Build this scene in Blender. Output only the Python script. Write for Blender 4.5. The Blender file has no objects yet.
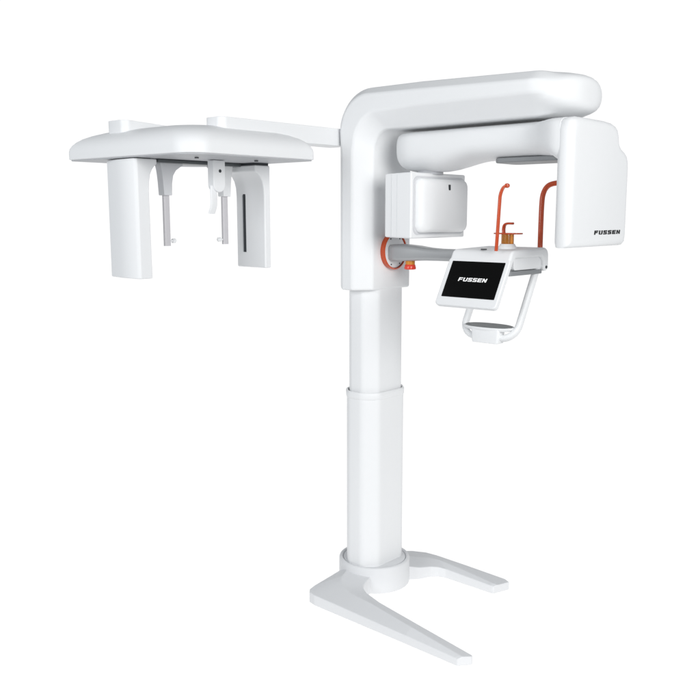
import bpy, bmesh, math
from mathutils import Vector, Matrix
S = bpy.context.scene
COL = S.collection
PI = math.pi

# ---------------------------------------------------------------- camera
PITCH = math.atan(135 / 850.0)
cam_d = bpy.data.cameras.new('camera')
cam = bpy.data.objects.new('camera', cam_d); COL.objects.link(cam)
cam.location = (-0.1164, -3.85, 1.72)
cam.rotation_euler = (PI / 2 - PITCH, 0, 0)
cam_d.sensor_width = 36; cam_d.lens = 36 * 850 / 700.0
cam_d.clip_start = 0.05; cam_d.clip_end = 200
S.camera = cam

# ---------------------------------------------------------------- world / lamps / exposure
w = bpy.data.worlds.new('World'); S.world = w; w.use_nodes = True
bg = w.node_tree.nodes['Background']
bg.inputs[0].default_value = (0.92, 0.96, 1.0, 1); bg.inputs[1].default_value = 0.33
S.view_settings.view_transform = 'Standard'; S.view_settings.look = 'None'
S.view_settings.exposure = 0; S.view_settings.gamma = 1

def area(name, loc, target, sx, sy, power, col=(1, 1, 1)):
    d = bpy.data.lights.new(name, 'AREA'); d.shape = 'RECTANGLE'; d.size = sx; d.size_y = sy
    d.energy = power; d.color = col
    o = bpy.data.objects.new(name, d); COL.objects.link(o); o.location = loc
    v = Vector(target) - Vector(loc); o.rotation_euler = v.to_track_quat('-Z', 'Y').to_euler()
    return o
area('softbox_key', (2.1, -4.7, 2.7), (0.3, 0, 1.8), 2.8, 2.4, 188, (1, 0.995, 0.985))
area('softbox_fill', (-3.7, -3.7, 2.7), (-0.2, 0, 1.8), 2.4, 2.2, 98, (0.96, 0.98, 1))

# ---------------------------------------------------------------- materials
def mat(name, col, rough=0.4, metal=0.0, coat=0.0, spec=0.5, var=0.02, bump=0.0, scale=40, trans=0.0, sss=0.0, emis=None):
    m = bpy.data.materials.new(name); m.use_nodes = True
    nt = m.node_tree; b = nt.nodes['Principled BSDF']
    b.inputs['Roughness'].default_value = rough; b.inputs['Metallic'].default_value = metal
    b.inputs['Coat Weight'].default_value = coat; b.inputs['Specular IOR Level'].default_value = spec
    b.inputs['Transmission Weight'].default_value = trans
    if sss: b.inputs['Subsurface Weight'].default_value = sss; b.inputs['Subsurface Scale'].default_value = 0.01
    tc = nt.nodes.new('ShaderNodeTexCoord')
    n = nt.nodes.new('ShaderNodeTexNoise'); n.inputs['Scale'].default_value = scale; n.inputs['Detail'].default_value = 3
    nt.links.new(tc.outputs['Object'], n.inputs['Vector'])
    mr = nt.nodes.new('ShaderNodeMapRange'); mr.inputs[3].default_value = 1 - var; mr.inputs[4].default_value = 1 + var
    nt.links.new(n.outputs['Fac'], mr.inputs[0])
    mx = nt.nodes.new('ShaderNodeVectorMath'); mx.operation = 'SCALE'; mx.inputs[0].default_value = col
    nt.links.new(mr.outputs[0], mx.inputs['Scale']); nt.links.new(mx.outputs[0], b.inputs['Base Color'])
    if bump:
        n2 = nt.nodes.new('ShaderNodeTexNoise'); n2.inputs['Scale'].default_value = 900
        nt.links.new(tc.outputs['Object'], n2.inputs['Vector'])
        bp = nt.nodes.new('ShaderNodeBump'); bp.inputs['Strength'].default_value = bump; bp.inputs['Distance'].default_value = 0.0005
        nt.links.new(n2.outputs['Fac'], bp.inputs['Height']); nt.links.new(bp.outputs[0], b.inputs['Normal'])
    if emis:
        b.inputs['Emission Color'].default_value = (*emis[0], 1); b.inputs['Emission Strength'].default_value = emis[1]
    return m
WHITE = mat('white_enamel', (0.80, 0.81, 0.82), 0.48, spec=0.35, var=0.008, bump=0.05)
BASEW = mat('white_enamel_dimmed', (0.725, 0.735, 0.75), 0.55, spec=0.3, var=0.012, bump=0.12)  # same white paint, colour darkened to offset strong light on the base
WHITE2 = mat('white_plastic', (0.80, 0.81, 0.82), 0.5, spec=0.35, var=0.008, bump=0.06)
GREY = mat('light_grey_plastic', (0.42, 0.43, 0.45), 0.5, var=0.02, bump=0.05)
LGREY = mat('pale_grey_plastic', (0.62, 0.63, 0.65), 0.5, var=0.01, bump=0.05)
ROD = mat('grey_rod_plastic', (0.56, 0.55, 0.57), 0.45, var=0.02)
ARMG = mat('satin_grey_metal', (0.40, 0.41, 0.42), 0.36, metal=0.35, var=0.02)
DARK = mat('dark_rubber', (0.03, 0.035, 0.04), 0.6)
TRAY = mat('dark_grey_tray', (0.09, 0.10, 0.105), 0.4)
BLACK = mat('black_glass', (0.0025, 0.0025, 0.0025), 0.16, spec=0.12)
INK = mat('black_print', (0.006, 0.006, 0.007), 0.5)
LIT = mat('lit_screen_text', (0.8, 0.8, 0.8), 0.5, emis=((1, 1, 1), 0.3))
ORANGE = mat('orange_red_acrylic', (0.52, 0.062, 0.009), 0.22, coat=0.3, var=0.05)
AMBER = mat('amber_acrylic', (0.90, 0.33, 0.03), 0.12, trans=0.6, coat=0.4, var=0.05)
RED = mat('red_plastic', (0.72, 0.045, 0.02), 0.3, coat=0.3)
YEL = mat('yellow_plastic', (0.62, 0.24, 0.02), 0.35)
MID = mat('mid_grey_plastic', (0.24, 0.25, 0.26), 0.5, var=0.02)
BROWN = mat('dark_brown_acrylic', (0.10, 0.02, 0.005), 0.3)
STUDIO = mat('glowing_white_sweep', (0.05, 0.05, 0.05), 0.9, spec=0.0, var=0.0, emis=((1, 1, 1), 1.0))  # no real backlight: glow added so the floor stays pure white

# ---------------------------------------------------------------- helpers
def obj(name, bm, m, parent=None, bevel=0.0, seg=3, angle=35, limit=30, sub=0):
    bmesh.ops.remove_doubles(bm, verts=bm.verts, dist=1e-6)
    bmesh.ops.recalc_face_normals(bm, faces=bm.faces)
    me = bpy.data.meshes.new(name); bm.to_mesh(me); bm.free()
    me.materials.append(m)
    for p in me.polygons: p.use_smooth = True
    if not sub: me.set_sharp_from_angle(angle=math.radians(angle if not bevel else 180))
    o = bpy.data.objects.new(name, me); COL.objects.link(o)
    if parent is not None: o.parent = parent
    if bevel:
        b = o.modifiers.new('bevel', 'BEVEL'); b.width = bevel; b.segments = seg
        b.limit_method = 'ANGLE'; b.angle_limit = math.radians(limit); b.harden_normals = True
        b.use_clamp_overlap = True
    if sub:
        s = o.modifiers.new('sub', 'SUBSURF'); s.levels = sub; s.render_levels = sub
    return o

def loft(bm, secs, cap=True, close=True):
    rows = [[bm.verts.new(p) for p in s] for s in secs]
    n = len(rows[0])
    for a, b in zip(rows, rows[1:]):
        for i in range(n if close else n - 1):
            j = (i + 1) % n
            bm.faces.new((a[i], a[j], b[j], b[i]))
    if cap:
        bm.faces.new(rows[0][::-1]); bm.faces.new(rows[-1])
    return rows

def box(bm, x0, x1, y0, y1, z0, z1):
    loft(bm, [[(x0, y0, z), (x1, y0, z), (x1, y1, z), (x0, y1, z)] for z in (z0, z1)])

def oct_plan(hx, hy, c, r=0):
    return [(-hx + c, -hy), (hx - c, -hy), (hx, -hy + c), (hx, hy - c), (hx - c, hy), (-hx + c, hy), (-hx, hy - c), (-hx, -hy + c)]

def roundpoly(pts, r, n=5):
    out = []; N_ = len(pts)
    for i in range(N_):
        p0, p, p1 = Vector(pts[i - 1]), Vector(pts[i]), Vector(pts[(i + 1) % N_])
        a, b = (p0 - p).normalized(), (p1 - p).normalized()
        d = min(r, 0.45 * (p0 - p).length, 0.45 * (p1 - p).length)
        A, B = p + a * d, p + b * d
        for k in range(n + 1):
            t = k / n; q = A * (1 - t) ** 2 + p * 2 * t * (1 - t) + B * t * t
            out.append((q.x, q.y))
    return out

def rrect(x0, x1, y0, y1, r, n=6):
    pts = []
    rr = r if isinstance(r, (list, tuple)) else [r] * 4
    for (cx, cy, a0, q) in ((x1, y1, 0, 0), (x0, y1, PI / 2, 1), (x0, y0, PI, 2), (x1, y0, 1.5 * PI, 3)):
        R = rr[q]; sx = -1 if q in (0, 3) else 1; sy = -1 if q in (0, 1) else 1
        for k in range(n + 1):
            a = a0 + PI / 2 * k / n
            pts.append((cx + sx * R + R * math.cos(a), cy + sy * R + R * math.sin(a)))
    return pts

def prism(bm, pts, axis, lo, hi):
    def P(p, t):
        return {'x': (t, p[0], p[1]), 'y': (p[0], t, p[1]), 'z': (p[0], p[1], t)}[axis]
    loft(bm, [[P(p, lo) for p in pts], [P(p, hi) for p in pts]])

def lathe(bm, prof, axis='z', c=(0, 0, 0), n=64, cap=True):
    secs = []
    for r, t in prof:
        ring = []
        for k in range(n):
            a = 2 * PI * k / n; u, v = r * math.cos(a), r * math.sin(a)
            p = {'z': (u, v, t), 'x': (t, u, v), 'y': (u, t, v)}[axis]
            ring.append((c[0] + p[0], c[1] + p[1], c[2] + p[2]))
        secs.append(ring)
    loft(bm, secs, cap=cap)

def bez(pts, n=10):
    """smooth polyline (Catmull-Rom)"""
    P = [Vector(p) for p in pts]; P = [P[0] * 2 - P[1]] + P + [P[-1] * 2 - P[-2]]
    out = []
    for i in range(1, len(P) - 2):
        for k in range(n):
            t = k / n
            out.append(0.5 * ((2 * P[i]) + (-P[i - 1] + P[i + 1]) * t + (2 * P[i - 1] - 5 * P[i] + 4 * P[i + 1] - P[i + 2]) * t * t + (-P[i - 1] + 3 * P[i] - 3 * P[i + 1] + P[i + 2]) * t ** 3))
    out.append(P[-2]); return out

def tube(bm, path, ra, rb=None, ref=(0, 1, 0), n=20, power=2.0):
    """sweep a (super)ellipse ra along ref-ish x rb"""
    rb = rb or ra; secs = []
    P = [Vector(p) for p in path]
    for i, p in enumerate(P):
        t = (P[min(i + 1, len(P) - 1)] - P[max(i - 1, 0)]).normalized()
        u = Vector(ref); u = (u - t * u.dot(t)).normalized(); v = t.cross(u)
        s = []
        for k in range(n):
            a = 2 * PI * k / n; c_, s_ = math.cos(a), math.sin(a)
            cu = math.copysign(abs(c_) ** (2 / power), c_); sv = math.copysign(abs(s_) ** (2 / power), s_)
            s.append(p + u * ra * cu + v * rb * sv)
        secs.append(s)
    loft(bm, secs)

def arc2(cx, cy, r, a0, a1, n=8):
    return [(cx + r * math.cos(math.radians(a0 + (a1 - a0) * k / n)), cy + r * math.sin(math.radians(a0 + (a1 - a0) * k / n))) for k in range(n + 1)]

# ---------------------------------------------------------------- setting: one seamless white sweep, glow added to keep it shadowless
bm = bmesh.new()
prof = [(-1.2, 0.0), (7.0, 0.0)] + [(7.0 + 2.0 * math.sin(a), 2.0 - 2.0 * math.cos(a)) for a in [PI / 2 * k / 16 for k in range(1, 17)]] + [(9.0, 5.4)]
loft(bm, [[(sx * (2.6 + 0.6 * min(p[0] + 1.2, 9.0)), p[0], p[1]) for p in prof] for sx in (-1, 1)], cap=False, close=False)
o = obj('floor', bm, STUDIO, None, angle=180); o['kind'] = 'structure'
o.location.z = -0.002

# ---------------------------------------------------------------- the machine
root = bpy.data.objects.new('dental_x_ray_machine', None); COL.objects.link(root)
root.rotation_euler = (0, 0, math.radians(-42))
root['label'] = 'tall white dental x-ray machine with black touch screen and orange patient rests'
root['category'] = 'x-ray machine'

# --- base: two low feet joined behind the column
bm = bmesh.new()
#        outer(x,y,z)            ridge(x,y,z)           inner(x,y,z)
ST = [((0.757, -0.396, 0.028), (0.774, -0.386, 0.040), (0.794, -0.350, 0.034)),
      ((0.745, -0.397, 0.029), (0.765, -0.383, 0.041), (0.788, -0.340, 0.034)),
      ((0.500, -0.396, 0.036), (0.500, -0.352, 0.056), (0.500, -0.296, 0.042)),
      ((0.250, -0.396, 0.042), (0.250, -0.316, 0.067), (0.250, -0.258, 0.050)),
      ((0.100, -0.396, 0.046), (0.120, -0.300, 0.067), (0.160, -0.240, 0.060)),
      ((-0.015, -0.396, 0.048), (0.060, -0.280, 0.072), (0.125, -0.220, 0.062)),
      ((-0.052, -0.388, 0.049), (0.025, -0.265, 0.076), (0.110, -0.205, 0.066)),
      ((-0.072, -0.366, 0.050), (0.005, -0.240, 0.079), (0.105, -0.190, 0.070)),
      ((-0.080, -0.325, 0.052), (-0.010, -0.215, 0.082), (0.100, -0.170, 0.074)),
      ((-0.090, -0.150, 0.062), (-0.040, -0.140, 0.090), (0.090, -0.120, 0.084)),
      ((-0.090, 0.000, 0.066), (-0.060, 0.000, 0.092), (0.080, 0.000, 0.092)),
      ((-0.085, 0.130, 0.062), (0.000, 0.120, 0.086), (0.120, 0.085, 0.070)),
      ((-0.050, 0.230, 0.056), (0.060, 0.170, 0.078), (0.165, 0.140, 0.058)),
      ((0.000, 0.290, 0.052), (0.100, 0.215, 0.070), (0.190, 0.195, 0.052)),
      ((0.060, 0.325, 0.050), (0.135, 0.255, 0.064), (0.215, 0.222, 0.048)),
      ((0.120, 0.336, 0.048), (0.180, 0.275, 0.060), (0.250, 0.233, 0.045)),
      ((0.300, 0.338, 0.045), (0.320, 0.268, 0.054), (0.350, 0.235, 0.041)),
      ((0.515, 0.338, 0.040), (0.505, 0.252, 0.044), (0.500, 0.236, 0.036)),
      ((0.545, 0.325, 0.038), (0.530, 0.255, 0.042), (0.515, 0.238, 0.034))]
secs = []
for O, Rg, I in ST:
    secs.append([(O[0], O[1], 0.0), O, Rg, I, (I[0], I[1], 0.0)])
loft(bm, secs)
base = obj('floor_stand', bm, BASEW, root, bevel=0.004, seg=3, limit=9)

bm = bmesh.new()
lathe(bm, [(0.166, 0.0), (0.168, 0.02), (0.167, 0.112), (0.164, 0.119), (0.158, 0.122), (0.152, 0.119), (0.150, 0.112), (0.147, 0.112), (0.146, 0.116), (0.10, 0.116)], n=96)
obj('column_collar', bm, BASEW, base, angle=60)
bm = bmesh.new(); lathe(bm, [(0.1505, 0.1100), (0.1505, 0.1135), (0.1465, 0.1135), (0.1465, 0.1100)], n=96, cap=False)
obj('collar_gap', bm, GREY, base)

# --- telescopic column
bm = bmesh.new()
prism(bm, roundpoly(oct_plan(0.098, 0.143, 0.055), 0.02), 'z', 0.10, 0.921)
lower = obj('lower_column', bm, WHITE, root, angle=50)
bm = bmesh.new()
rp = lambda hx, hy, c: roundpoly(oct_plan(hx, hy, c), 0.024)
loft(bm, [[(x, y, z) for x, y in rp(*q)] for z, q in ((0.902, (0.0985, 0.1435, 0.055)), (0.906, (0.1010, 0.1460, 0.056)), (0.929, (0.1015, 0.1465, 0.056)), (0.934, (0.0995, 0.1445, 0.056)), (0.935, (0.0975, 0.1425, 0.055)), (0.934, (0.0935, 0.1385, 0.053)), (0.915, (0.0930, 0.1380, 0.053)))], cap=False)
obj('column_rim', bm, WHITE, lower, angle=60)
bm = bmesh.new(); prism(bm, rp(0.0945, 0.1395, 0.053), 'z', 0.917, 0.923)
obj('rim_gap', bm, DARK, lower)
bm = bmesh.new(); prism(bm, roundpoly(oct_plan(0.089, 0.133, 0.052), 0.015), 'z', 0.6, 1.42)
obj('upper_column', bm, WHITE, root, angle=50)

# --- gantry: column head bending forward into the overhead arm
bm = bmesh.new()
def gsec(cx, cz, ang, ti, to, hy, ciy, cin, coy, con):
    """ang 0: column (inner normal +x); ang 90: arm (inner normal -z)"""
    a = math.radians(ang); n = Vector((math.cos(a), 0, -math.sin(a)))
    pts = [(-to, -hy + coy), (-to + con, -hy), (ti - cin, -hy), (ti, -hy + ciy), (ti, hy - ciy), (ti - cin, hy), (-to + con, hy), (-to, hy - coy)]
    return [Vector((cx, y, cz)) + n * q for q, y in pts]
secs = []
HY = 0.193
for z in (1.395, 1.45, 1.70, 1.90, 1.985): secs.append(gsec(0, z, 0, 0.093, 0.093, HY, 0.065, 0.065, 0.060, 0.060))
ri, ro = 0.085, 0.175
icx, icz = 0.093 + ri, 2.072 - ri
ocx, ocz = -0.093 + ro, 2.249 - ro
N = 14
def gsec2(O, I, hy, ciy, cin, coy, con):
    n = (I - O); h2 = n.length / 2; n.normalize(); c = (O + I) / 2
    pts = [(-h2, -hy + coy), (-h2 + con, -hy), (h2 - cin, -hy), (h2, -hy + ciy), (h2, hy - ciy), (h2 - cin, hy), (-h2 + con, hy), (-h2, hy - coy)]
    return [Vector((c.x, y, c.z)) + n * q for q, y in pts]
for k in range(N + 1):
    t = k / N; ar = PI / 2 * t
    O = Vector((ocx - ro * math.cos(ar), 0, ocz + ro * math.sin(ar)))
    I = Vector((icx - ri * math.cos(ar), 0, icz + ri * math.sin(ar)))
    secs.append(gsec2(O, I, HY, 0.065, 0.065 + 0.013 * t, 0.060, 0.060 - 0.022 * t))
zc, h = 2.072 + 0.5 * 0.177, 0.5 * 0.177
for x in (0.35, 0.60, 0.72, 0.80, 0.86):
    d_ = 0.0075 * (x - .3) / .56
    secs.append(gsec(x, zc - d_, 90, h - d_, h - d_, HY, 0.065, 0.078, 0.060, 0.038))
zc -= 0.0075; h -= 0.0075
def dense(s_):
    out = []
    for i in range(8):
        p, q = Vector(s_[i]), Vector(s_[(i + 1) % 8])
        for k in range(4): out.append(p.lerp(q, k / 4))
    return out
secs = [dense(q) for q in secs]
M_ = 22
for k in range(1, M_):
    th = PI / 2 * (k / (M_ - 0.6))
    x = 0.86 + 0.155 * math.sin(th)
    f = math.cos(th) ** 0.62; hy = HY * f; hh = h * (0.25 + 0.75 * math.cos(th) ** 0.5)
    base_ = dense(gsec(x, zc, 90, h, h, HY, 0.065, 0.078, 0.060, 0.038)); m_ = min(1, k / 9); m_ = m_ * m_ * (3 - 2 * m_)
    row = []
    for p in base_:
        v = (p.z - zc) / h; u = p.y / HY; L_ = (abs(u) ** 2.3 + abs(v) ** 2.3) ** (1 / 2.3)
        us, vs = u / L_, v / L_
        u = u + (us - u) * m_; v = v + (vs - v) * m_
        row.append(Vector((x, u * hy, zc + v * hh)))
    secs.append(row)
loft(bm, secs)
gantry = obj('overhead_gantry', bm, WHITE, root, bevel=0.010, seg=3, limit=20)
# orange hoop and disc on the gantry front that carry the patient console
bm = bmesh.new(); lathe(bm, [(0.075, 0.09), (0.079, 0.09), (0.081, 0.104), (0.080, 0.115), (0.075, 0.117)], 'x', (0, 0.000, 1.562), n=96, cap=False)
bmr = bm; loft(bmr, [[(x, 0.075 * math.cos(2 * PI * k / 96), 1.562 + 0.075 * math.sin(2 * PI * k / 96)) for k in range(96)] for x in (0.117, 0.09)], cap=False)
hoop = obj('pivot_ring', bmr, ORANGE, root, angle=50)
bm = bmesh.new(); lathe(bm, [(0.0745, 0.085), (0.0745, 0.107), (0.071, 0.111), (0.03, 0.113)], 'x', (0, 0.000, 1.562), n=96)
disc = obj('pivot_disc', bm, WHITE2, hoop)
for ang in (-115, -60, 120, 60):
    bm = bmesh.new(); a = math.radians(ang)
    lathe(bm, [(0.003, 0.108), (0.003, 0.1137)], 'x', (0, 0.063 * math.cos(a), 1.562 + 0.063 * math.sin(a)), n=16)
    obj('screw_hole', bm, DARK, hoop)

# --- rotating C arm under the gantry
bm = bmesh.new()
def carm(x, hy, zb, zt, p=3.2, n=40):
    s = []; zc_, hz = 0.5 * (zb + zt), 0.5 * (zt - zb)
    for k in range(n):
        a = 2 * PI * k / n; c_, s_ = math.cos(a), math.sin(a)
        pw = p if s_ > 0 else max(2.5, p * .7)
        s.append((x, hy * math.copysign(abs(c_) ** (2 / pw), c_), zc_ + hz * math.copysign(abs(s_) ** (2 / pw), s_)))
    return s
def sst(a, b, x): t = max(0, min(1, (x - a) / (b - a))); return t * t * (3 - 2 * t)
secs = []; W_ = 0.135; xc = 0.292
for k in range(1, 13):
    th = PI / 2 * (1 - k / 12.0) ; x = xc - W_ * math.sin(th); f = max(0.06, math.cos(th))
    zb = 1.897 + 0.078 * (1 - f) ** 1.4; zt = 2.063 - 0.030 * (1 - f) ** 3
    secs.append(carm(x, W_ * f ** 0.9, zb, zt, n=72))
for x in (0.33, 0.37, 0.41, 0.45, 0.49, 0.53, 0.57, 0.62, 0.70, 0.80, 0.86, 0.90, 0.93, 0.955, 0.975, 0.99, 1.004):
    zb = 1.897 + 0.035 * sst(0.36, 0.58, x) - 0.03 * sst(0.93, 1.0, x)
    hy = W_ + 0.067 * sst(0.82, 0.985, x)
    secs.append(carm(x, hy, zb, 2.063 - 0.002 * sst(.85, 1, x), 3.2 + 3.5 * sst(.86, .98, x), 72))
loft(bm, secs)
cobj = obj('rotating_arm', bm, WHITE, root, angle=70)
bm = bmesh.new(); secs = []
for x in (0.862, 0.8635): secs.append([(q[0], q[1] * 1.004, 1.997 + (q[2] - 1.997) * 1.006) for q in carm(x, W_, 1.932, 2.063)])
loft(bm, secs); obj('seam', bm, GREY, cobj, angle=70)
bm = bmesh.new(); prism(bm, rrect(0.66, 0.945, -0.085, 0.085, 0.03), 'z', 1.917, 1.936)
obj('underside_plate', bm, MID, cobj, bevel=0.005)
bm = bmesh.new(); lathe(bm, [(0.055, 1.886), (0.055, 1.904)], 'z', (0.345 - 0.04, -0.01, 0))
obj('hanger_neck', bm, GREY, cobj)

# detector box at the column end
bm = bmesh.new()
loft(bm, [[(x, y0, z0), (x, y1, z0), (x, y1, z1), (x, y0, z1)] for x, y0, y1, z0, z1 in
          ((0.205, -0.188, 0.188, 1.629, 1.887), (0.300, -0.190, 0.190, 1.626, 1.890), (0.346, -0.190, 0.190, 1.625, 1.891))])
det = obj('detector_box', bm, WHITE2, root, bevel=0.007, seg=3)
bm = bmesh.new()
def rr(x, y0, y1, z0, z1, r): return [(x, p[0], p[1]) for p in rrect(y0, y1, z0, z1, r, 8)]
loft(bm, [rr(0.340, -0.166, 0.178, 1.647, 1.869, 0.034), rr(0.358, -0.166, 0.178, 1.647, 1.869, 0.034), rr(0.371, -0.157, 0.172, 1.652, 1.864, 0.032),
          rr(0.379, -0.125, 0.140, 1.664, 1.852, 0.03), rr(0.382, -0.06, 0.07, 1.70, 1.82, 0.03)])
obj('front_cover', bm, WHITE2, det, angle=50)
bm = bmesh.new()
ringo, ringi = rrect(-0.178, 0.184, 1.639, 1.877, 0.03, 8), rrect(-0.168, 0.180, 1.646, 1.870, 0.033, 8)
loft(bm, [[(x, p[0], p[1]) for p in q] for x, q in ((0.3455, ringo), (0.3475, ringo), (0.3475, ringi), (0.3455, ringi))], cap=False)
obj('cover_gasket', bm, LGREY, det)
bm = bmesh.new(); prism(bm, rrect(0.018, 0.031, 1.822, 1.845, 0.003, 4), 'x', 0.376, 0.3825)
obj('indicator_lamp', bm, DARK, det)
for xx in (0.243, 0.272):
    bm = bmesh.new(); box(bm, xx, xx + 0.0009, -0.18995, -0.186, 1.632, 1.884)
    obj('side_seam', bm, LGREY, det)

# x-ray tube head at the far end
OUT = [(-0.203, 1.612), (-0.200, 1.604), (0.250, 1.604), (0.262, 1.612), (0.268, 1.640), (0.266, 1.90)] + \
      [(0.262, 1.925), (0.250, 1.944), (0.228, 1.958), (0.200, 1.968), (0.182, 1.980), (0.172, 1.998), (0.168, 2.020), (0.158, 2.038), (0.140, 2.050), (0.110, 2.057), (0.05, 2.0605), (-0.05, 2.0605), (-0.15, 2.0595), (-0.184, 2.052), (-0.198, 2.040), (-0.203, 2.015)]
cy, cz = 0.02, 1.83
def hd(x, ins): return [(x, cy + (y - cy) * (1 - ins / 0.23), cz + (z - cz) * (1 - ins / 0.23)) for y, z in OUT]
bm = bmesh.new()
loft(bm, [hd(0.984, 0.030), hd(0.994, 0.012), hd(1.001, 0.003), hd(1.010, 0.0), hd(1.030, 0.0), hd(1.042, 0.003), hd(1.050, 0.009), hd(1.054, 0.018), hd(1.055, 0.03)])
head = obj('tube_head', bm, WHITE2, root, angle=60)

# block lettering, drawn stroke by stroke (wide slanted sans)
def letters(word, height, width, stroke, slant):
    """returns 2D polygons; every glyph occupies 1 x 1 in (u, v)"""
    h = stroke; g = stroke * 0.78
    G = {'F': [[(0, 0), (h, 0), (h, 1), (0, 1)], [(h, 1 - g), (1, 1 - g), (1, 1), (h, 1)], [(h, .38), (.88, .38), (.88, .38 + g), (h, .38 + g)]],
         'U': [[(0, .2), (h, .2), (h, 1), (0, 1)], [(1 - h, .2), (1, .2), (1, 1), (1 - h, 1)], [(.14, 0), (.86, 0), (1, .2), (0, .2)]],
         'S': [[(0, 0), (.88, 0), (1, .1), (1, g), (0, g)], [(1 - h, g), (1, g), (1, .36), (.93, .5 - g / 2), (1 - h, .5 - g / 2)],
               [(.07, .5 - g / 2), (.93, .5 - g / 2), (.93, .5 + g / 2), (.07, .5 + g / 2)],
               [(0, .64), (.07, .5 + g / 2), (h, .5 + g / 2), (h, 1 - g), (0, 1 - g)], [(0, 1 - g), (1, 1 - g), (1, 1), (.12, 1), (0, .9)]],
         'E': [[(0, 0), (h, 0), (h, 1), (0, 1)], [(h, 1 - g), (1, 1 - g), (1, 1), (h, 1)], [(h, .5 - g / 2), (.92, .5 - g / 2), (.92, .5 + g / 2), (h, .5 + g / 2)], [(h, 0), (1, 0), (1, g), (h, g)]],
         'N': [[(0, 0), (h, 0), (h, 1), (0, 1)], [(1 - h, 0), (1, 0), (1, 1), (1 - h, 1)], [(h, 1), (h, .60), (1 - h, 0), (1 - h, .40)]]}
    n = len(word); gap = 0.2; sc = width / (n + gap * (n - 1)); out = []
    for i, ch in enumerate(word):
        for poly in G[ch]:
            out.append([((u + i * (1 + gap)) * sc + slant * (v - .5) * height, v * height) for u, v in poly])
    return out
def lettering(name, word, height, width, stroke, slant, O, U, V, N, th, m, parent):
    bm = bmesh.new(); O, U, V, N = map(Vector, (O, U, V, N))
    for poly in letters(word, height, width, stroke, slant):
        loft(bm, [[O + U * a + V * b + N * t for a, b in poly] for t in (0, th)])
    bmesh.ops.recalc_face_normals(bm, faces=bm.faces)
    me = bpy.data.meshes.new(name); bm.to_mesh(me); bm.free(); me.materials.append(m)
    o = bpy.data.objects.new(name, me); COL.objects.link(o); o.parent = parent; return o
lettering('lettering', 'FUSSEN', 0.0152, 0.215, 0.36, 0.20, (1.0545, -0.012, 1.6485), (0, 1, 0), (0, 0, 1), (1, 0, 0), 0.0012, INK, head)

# --- patient console
bm = bmesh.new()
secs = []
for x, hy, z0, z1 in ((0.105, 0.046, 1.526, 1.588), (0.120, 0.051, 1.521, 1.593), (0.135, 0.052, 1.520, 1.594), (0.18, 0.050, 1.522, 1.593), (0.24, 0.046, 1.525, 1.589), (0.30, 0.042, 1.528, 1.582), (0.36, 0.042, 1.529, 1.579), (0.55, 0.045, 1.530, 1.578)):
    secs.append([(x, p[0], p[1]) for p in rrect(-hy, hy, z0, z1, 0.018, 5)])
loft(bm, secs)
sarm = obj('console_arm', bm, ARMG, root, angle=40)
bm = bmesh.new(); lathe(bm, [(0.0205, 1.530), (0.0205, 1.515), (0.0205, 1.507)], 'z', (0.206, -0.012, 0), n=40)
knob = obj('stop_button_neck', bm, YEL, root)
bm = bmesh.new(); lathe(bm, [(0.021, 1.508), (0.0225, 1.506), (0.0255, 1.494), (0.0250, 1.488), (0.019, 1.486)], 'z', (0.206, -0.012, 0), n=40)
obj('stop_button', bm, RED, knob, angle=50)

X0, X1 = 0.508, 0.788
pB, pT = Vector((0, -0.243, 1.376)), Vector((0, -0.140, 1.560)); V = (pT - pB).normalized(); Nn = Vector((0, -V.z, V.y))
_a = pB + V * 0.10 - Nn * 0.002; _b = pB + V * 0.198; _c = pB + V * 0.10 - Nn * 0.026
outer = [(_a.y, _a.z), (_b.y, _b.z)] + arc2(-0.1075, 1.5540, 0.032, 148, 95, 6) + [(0.115, 1.592)] + arc2(0.117, 1.560, 0.032, 88, 0, 7) + [(0.150, 1.525)] + arc2(0.132, 1.516, 0.018, -10, -170, 7)
inner = [(0.114, 1.520), (0.112, 1.540), (0.098, 1.556), (-0.098, 1.556), (-0.116, 1.543), (_c.y, _c.z)]
bm = bmesh.new(); prism(bm, outer + inner, 'x', X0 + 0.0015, X1 - 0.0015)
house = obj('console_housing', bm, WHITE2, root, bevel=0.011, seg=4, limit=40)
bm = bmesh.new(); prism(bm, rrect(-0.090, 0.116, 1.508, 1.568, 0.012, 5), 'x', X0 + 0.02, X1 - 0.018)
obj('console_body', bm, WHITE2, house, bevel=0.004)
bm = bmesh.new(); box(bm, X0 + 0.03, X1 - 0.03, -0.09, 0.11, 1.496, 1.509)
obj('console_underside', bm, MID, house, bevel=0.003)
# screen: plane through A (top) tilted outward at the bottom
bm = bmesh.new()
def scr(x0, x1, a, b, t, r): return [Vector((p[0], 0, 0)) + pB + V * p[1] + Nn * t for p in rrect(x0, x1, a, b, r, 5)]
loft(bm, [scr(0.529, 0.771, 0.034, 0.189, -0.004, 0.003), scr(0.529, 0.771, 0.034, 0.189, 0.0008, 0.003)])
bz = screen_bm = bmesh.new()
loft(bz, [scr(X0, X1, -0.002, 0.207, t, 0.016) for t in (-0.022, 0.0)])
obj('screen_bezel', bz, WHITE2, house, bevel=0.005, seg=3)
screen = obj('touch_screen', bm, BLACK, root, angle=30)
O = pB + V * 0.103 + Nn * 0.0009 + Vector((0.585, 0, 0))
lettering('screen_lettering', 'FUSSEN', 0.0155, 0.128, 0.26, 0.20, O, (1, 0, 0), V, Nn, 0.0004, LIT, screen)
bm = bmesh.new(); 
tri = [(-0.012, 0), (0.014, 0.003), (-0.002, -0.010)]
loft(bm, [[(0.648 + a, -0.118 + b, z) for a, b in tri] for z in (1.586, 1.5905)])
obj('pointer_mark', bm, DARK, house)
bm = bmesh.new(); lathe(bm, [(0.006, 0.768), (0.006, 0.7890)], 'x', (0, 0.128, 1.514), n=20)
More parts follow.
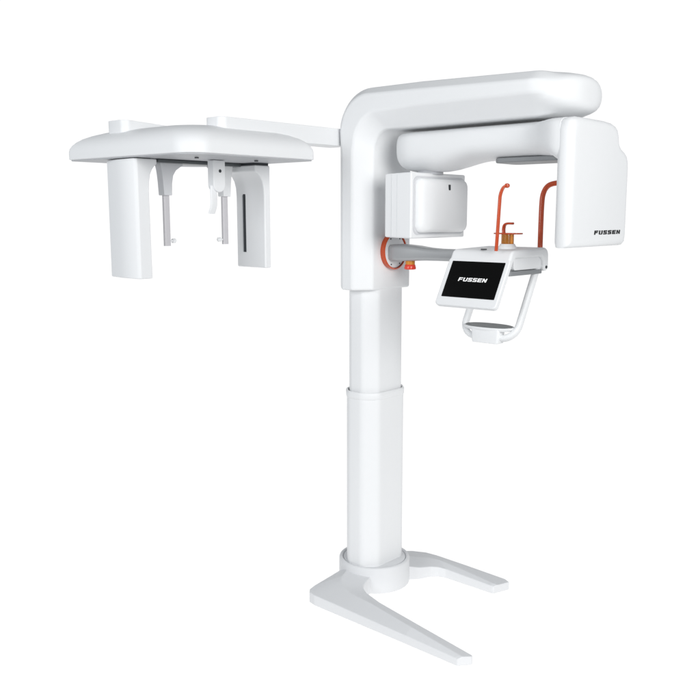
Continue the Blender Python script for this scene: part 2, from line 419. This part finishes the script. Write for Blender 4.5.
obj('hinge_pin', bm, DARK, house)

# handle loop
dirH = Vector((0, -0.150, -0.275)).normalized()
T = Vector((0, 0.105, 1.510))
def hp(x, s): return T + dirH * s + Vector((x, 0, 0))
L = 0.314; xa, xb, rc = 0.506, 0.757, 0.062
path = [hp(xb, -0.01), hp(xb, 0.08), hp(xb, 0.16), hp(xb, L - rc)]
for k in range(1, 9): a = PI / 2 * k / 8; path.append(hp(xb - rc + rc * math.cos(a), L - rc + rc * math.sin(a)))
path.append(hp(xa + rc, L))
for k in range(1, 9): a = PI / 2 * k / 8; path.append(hp(xa + rc - rc * math.sin(a), L - rc + rc * math.cos(a)))
path += [hp(xa, 0.16), hp(xa, 0.08), hp(xa, -0.01)]
bm = bmesh.new()
nrm = Vector((1, 0, 0)).cross(dirH)
tube(bm, path, 0.0155, 0.0125, ref=tuple(nrm), n=20, power=2.6)
handle = obj('grab_handle', bm, WHITE2, root, angle=60)
for x in (xa, xb):
    bm = bmesh.new(); prism(bm, rrect(x - 0.016, x + 0.016, -0.12, 0.125, 0.010, 5), 'z', 1.488, 1.506)
    obj('handle_bracket', bm, MID, handle, bevel=0.003)
cb = hp(0.5 * (xa + xb), L)
bm = bmesh.new()
loft(bm, [[(p[0], p[1], z) for p in rrect(cb.x - hx, cb.x + hx, cb.y - 0.026, cb.y + 0.026, 0.010, 5)] for z, hx in ((cb.z - 0.022, 0.060), (cb.z - 0.015, 0.063), (cb.z + 0.0310, 0.066), (cb.z + 0.0370, 0.066))])
obj('handle_block', bm, WHITE2, handle, bevel=0.003)
bm = bmesh.new(); secs = []
for z, f in ((cb.z + 0.0310, 0.90), (cb.z + 0.0370, 0.98), (cb.z + 0.0430, 1.0), (cb.z + 0.0450, 0.98)):
    secs.append([(cb.x - 0.004 + 0.118 * f * math.copysign(abs(math.cos(a)) ** .8, math.cos(a)), cb.y + 0.012 + 0.042 * f * math.sin(a), z + 0.004 * math.sin(a)) for a in [2 * PI * k / 48 for k in range(48)]])
loft(bm, secs); obj('rest_tray', bm, WHITE2, handle, angle=40)
bm = bmesh.new(); secs = []
for z, f in ((cb.z + 0.0435, 0.93), (cb.z + 0.0465, 0.92)):
    secs.append([(cb.x - 0.004 + 0.118 * f * math.copysign(abs(math.cos(a)) ** .8, math.cos(a)), cb.y + 0.012 + 0.042 * f * math.sin(a), z + 0.004 * math.sin(a)) for a in [2 * PI * k / 48 for k in range(48)]])
loft(bm, secs); obj('tray_pad', bm, TRAY, handle, angle=40)

# chin rest in the middle of the console
CX, CY = 0.683, 0.0
bm = bmesh.new(); lathe(bm, [(0.038, 1.588), (0.037, 1.594), (0.031, 1.602), (0.029, 1.607)], 'z', (CX, CY, 0))
chin = obj('chin_rest_base', bm, WHITE2, root)
bm = bmesh.new(); lathe(bm, [(0.025, 1.606), (0.025, 1.645)], 'z', (CX, CY, 0), n=48)
obj('chin_rest_post', bm, AMBER, chin)
bm = bmesh.new(); lathe(bm, [(0.011, 1.607), (0.011, 1.644)], 'z', (CX - 0.004, CY, 0), n=24)
bm2 = bm; obj('chin_rest_core', bm2, BROWN, chin)
bm = bmesh.new(); prism(bm, rrect(CX - 0.058, CX + 0.062, -0.030, 0.030, 0.026, 8), 'z', 1.645, 1.6505)
obj('chin_plate', bm, ORANGE, chin, bevel=0.0015)
bm = bmesh.new()
tube(bm, bez([(CX - 0.018, CY, 1.648), (CX - 0.019, CY, 1.665), (CX - 0.015, CY, 1.680), (CX - 0.003, CY, 1.6865), (CX + 0.022, CY, 1.687)], 6), 0.010, 0.0045, n=16, power=3)
obj('bite_hook', bm, ORANGE, chin, angle=60)
# temple rests: one thin strip, one round rod
bm = bmesh.new()
tube(bm, bez([(0.733, -0.16, 1.585), (0.738, -0.16, 1.68), (0.742, -0.16, 1.76), (0.745, -0.16, 1.795), (0.755, -0.158, 1.820), (0.768, -0.154, 1.830)], 8), 0.009, 0.0042, n=16, power=3)
t1 = obj('temple_rest', bm, ORANGE, root, angle=60)
bm = bmesh.new(); lathe(bm, [(0.002, -0.159), (0.008, -0.158), (0.009, -0.152), (0.008, -0.146), (0.002, -0.145)], 'y', (0.768, 0, 1.828), n=24)
obj('rest_pad', bm, ORANGE, t1)
bm = bmesh.new()
tube(bm, bez([(0.738, 0.16, 1.585), (0.738, 0.16, 1.68), (0.739, 0.16, 1.76), (0.743, 0.16, 1.80), (0.757, 0.16, 1.828), (0.782, 0.16, 1.842), (0.835, 0.16, 1.848)], 8), 0.0105, n=20)
t2 = obj('temple_rest', bm, ORANGE, root, angle=60)
bm = bmesh.new(); lathe(bm, [(0.006, 0.150), (0.014, 0.151), (0.014, 0.169), (0.006, 0.170)], 'y', (0.84, 0, 1.848), n=24)
obj('rest_pad', bm, ORANGE, t2)

# --- cephalometric side unit
bm = bmesh.new()
loft(bm, [[(p[0], p[1], z) for p in rrect(-0.165, -0.058, -0.828, -0.12, [0.002, 0.002, 0.03, 0.03], 6)] for z in (2.014, 2.086)])
bar = obj('side_bar', bm, WHITE, root, bevel=0.004)
bm = bmesh.new()
pl = rrect(-0.567, -0.440, -1.000, -0.50, [0.002, 0.002, 0.03, 0.03], 6)
loft(bm, [[(p[0], p[1], 1.99) for p in pl], [(p[0], p[1], 2.088 - 0.05 * (p[1] + 1.0)) for p in pl]])
obj('canopy_bracket', bm, WHITE, root, bevel=0.004)

# canopy: rounded plan, domed top
CXc, CYc = -0.355, -0.735
def plan(ins):
    """outline of the canopy shell moved inwards by ins"""
    x0, x1, y0, y1 = -0.743 + ins, 0.018 - ins, -1.075 + ins, -0.398 - ins
    m_ = max(0.0, 1 - ins / 0.30)
    R = [0.028 + ins * .7, 0.18, 0.024 + ins * .7, 0.105 + ins * .3]
    pts = rrect(x0, x1, y0, y1, [min(r, 0.48 * (y1 - y0), .48 * (x1 - x0)) for r in R], 10)
    # the near-left edge runs slightly out of square
    return [(x, y + 0.045 * max(0, (x + 0.735) / 0.75) * max(0, (CYc - y) / 0.34)) for x, y in pts]
secs = []
for ins, z in ((0.004, 1.940), (0.0, 1.943), (0.0, 1.972), (0.002, 1.984), (0.008, 1.997), (0.018, 2.010), (0.033, 2.023), (0.055, 2.035), (0.085, 2.046), (0.125, 2.055), (0.18, 2.062), (0.25, 2.067), (0.31, 2.069)):
    secs.append([(x, y, z) for x, y in plan(ins)])
bm = bmesh.new(); loft(bm, secs)
can = obj('head_canopy', bm, WHITE, root, angle=50)
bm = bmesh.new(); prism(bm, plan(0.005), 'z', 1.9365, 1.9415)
obj('canopy_underside', bm, GREY, can)  # grey colour carries the shade under the canopy
bm = bmesh.new(); box(bm, -0.40, -0.32, -0.93, -0.50, 1.922, 1.935); obj('slide_rail', bm, TRAY, can, bevel=0.003)
for x, y in ((-0.10, -0.62), (-0.12, -0.90), (-0.60, -0.80)):
    bm = bmesh.new(); lathe(bm, [(0.008, 1.930), (0.008, 1.9345)], 'z', (x, y, 0), n=20); obj('screw', bm, DARK, can)

def fil(y_in, y_plate, z_top, r):      # quarter fillet between the foot of the post flange and the plate
    return [(y_in, z_top), (y_in, z_top - 0.014)]
# sensor post (near side)
bm = bmesh.new()
front = [(-0.534, -1.024), (-0.440, -1.040), (-0.330, -1.040), (-0.318, -1.030)]
zs = [1.474, 1.80, 1.845, 1.875, 1.895, 1.908, 1.915, 1.934]
ys = [-0.975, -0.978, -0.976, -0.970, -0.960, -0.948, -0.938, -0.938]
loft(bm, [[(x, y, z) for x, y in front] + [(-0.318, yb, z), (-0.534, yb, z)] for z, yb in zip(zs, ys)])
obj('sensor_post', bm, WHITE, root, bevel=0.005, seg=3, limit=40)
bm = bmesh.new(); box(bm, -0.49, -0.335, -1.025, -0.955, 1.930, 1.942); obj('post_gap', bm, DARK, can)
# collimator post (column side)
bm = bmesh.new()
zs = [1.495, 1.80, 1.835, 1.862, 1.882, 1.894, 1.900, 1.926]
ys = [-0.462, -0.462, -0.465, -0.473, -0.486, -0.500, -0.512, -0.512]
loft(bm, [[(-0.412, yf, z), (-0.228, yf, z), (-0.228, -0.428, z), (-0.412, -0.428, z)] for z, yf in zip(zs, ys)])
post = obj('collimator_post', bm, WHITE, root, bevel=0.006, seg=3, limit=40)
bm = bmesh.new(); box(bm, -0.366, -0.350, -0.4628, -0.455, 1.560, 1.834); obj('slit', bm, DARK, post)
bm = bmesh.new(); box(bm, -0.372, -0.366, -0.4625, -0.455, 1.560, 1.834); obj('slit_edge', bm, GREY, post)
bm = bmesh.new(); box(bm, -0.405, -0.235, -0.508, -0.432, 1.925, 1.940); obj('post_gap', bm, DARK, can)

# ear rods
for yc, s in ((-0.872, 1), (-0.572, -1)):
    bm = bmesh.new(); X = -0.36
    secs = []
    for z, a, b in ((1.930, -0.035, 0.075), (1.915, -0.034, 0.075), (1.908, -0.032, 0.060), (1.895, -0.029, 0.040), (1.875, -0.026, 0.026), (1.845, -0.023, 0.020), (1.797, -0.020, 0.018)):
        ya, yb = yc + s * a, yc + s * b
        secs.append([(X - 0.02, ya, z), (X + 0.02, ya, z), (X + 0.02, yb, z), (X - 0.02, yb, z)])
    loft(bm, secs)
    rod = obj('ear_rod_holder', bm, LGREY if s > 0 else WHITE2, root, bevel=0.003, limit=50)  # shading of the left holder put into its grey colour
    bm = bmesh.new(); tube(bm, [(X, yc, 1.80), (X, yc, 1.70), (X, yc, 1.597)], 0.0145, 0.008, n=20, power=3.5)
    obj('ear_rod', bm, ROD, rod, angle=60)
    bm = bmesh.new(); lathe(bm, [(0.0035, yc), (0.004, yc + s * 0.024), (0.009, yc + s * 0.026), (0.009, yc + s * 0.038), (0.004, yc + s * 0.043)], 'y', (X, 0, 1.617), n=24)
    obj('ear_plug', bm, WHITE2, rod)
# nose support
bm = bmesh.new()
pr = [(-0.750, 1.935), (-0.750, 1.840)] + [(-0.720 + 0.030 * math.cos(a), 1.840 + 0.030 * math.sin(a)) for a in [PI + PI * k / 12 for k in range(1, 12)]] + [(-0.690, 1.840), (-0.690, 1.935)]
prism(bm, pr, 'x', -0.245, -0.208)
nose = obj('nose_support', bm, WHITE2, root, bevel=0.003, limit=50)
bm = bmesh.new(); lathe(bm, [(0.0065, -0.209), (0.0065, -0.2065)], 'x', (0, -0.717, 1.893), n=24); obj('screw', bm, DARK, nose)
bm = bmesh.new()
tube(bm, bez([(-0.222, -0.742, 1.835), (-0.220, -0.742, 1.790), (-0.222, -0.742, 1.755), (-0.236, -0.742, 1.726)], 6), 0.016, 0.004, n=16, power=3.5)
obj('nose_piece', bm, WHITE2, nose, angle=60)
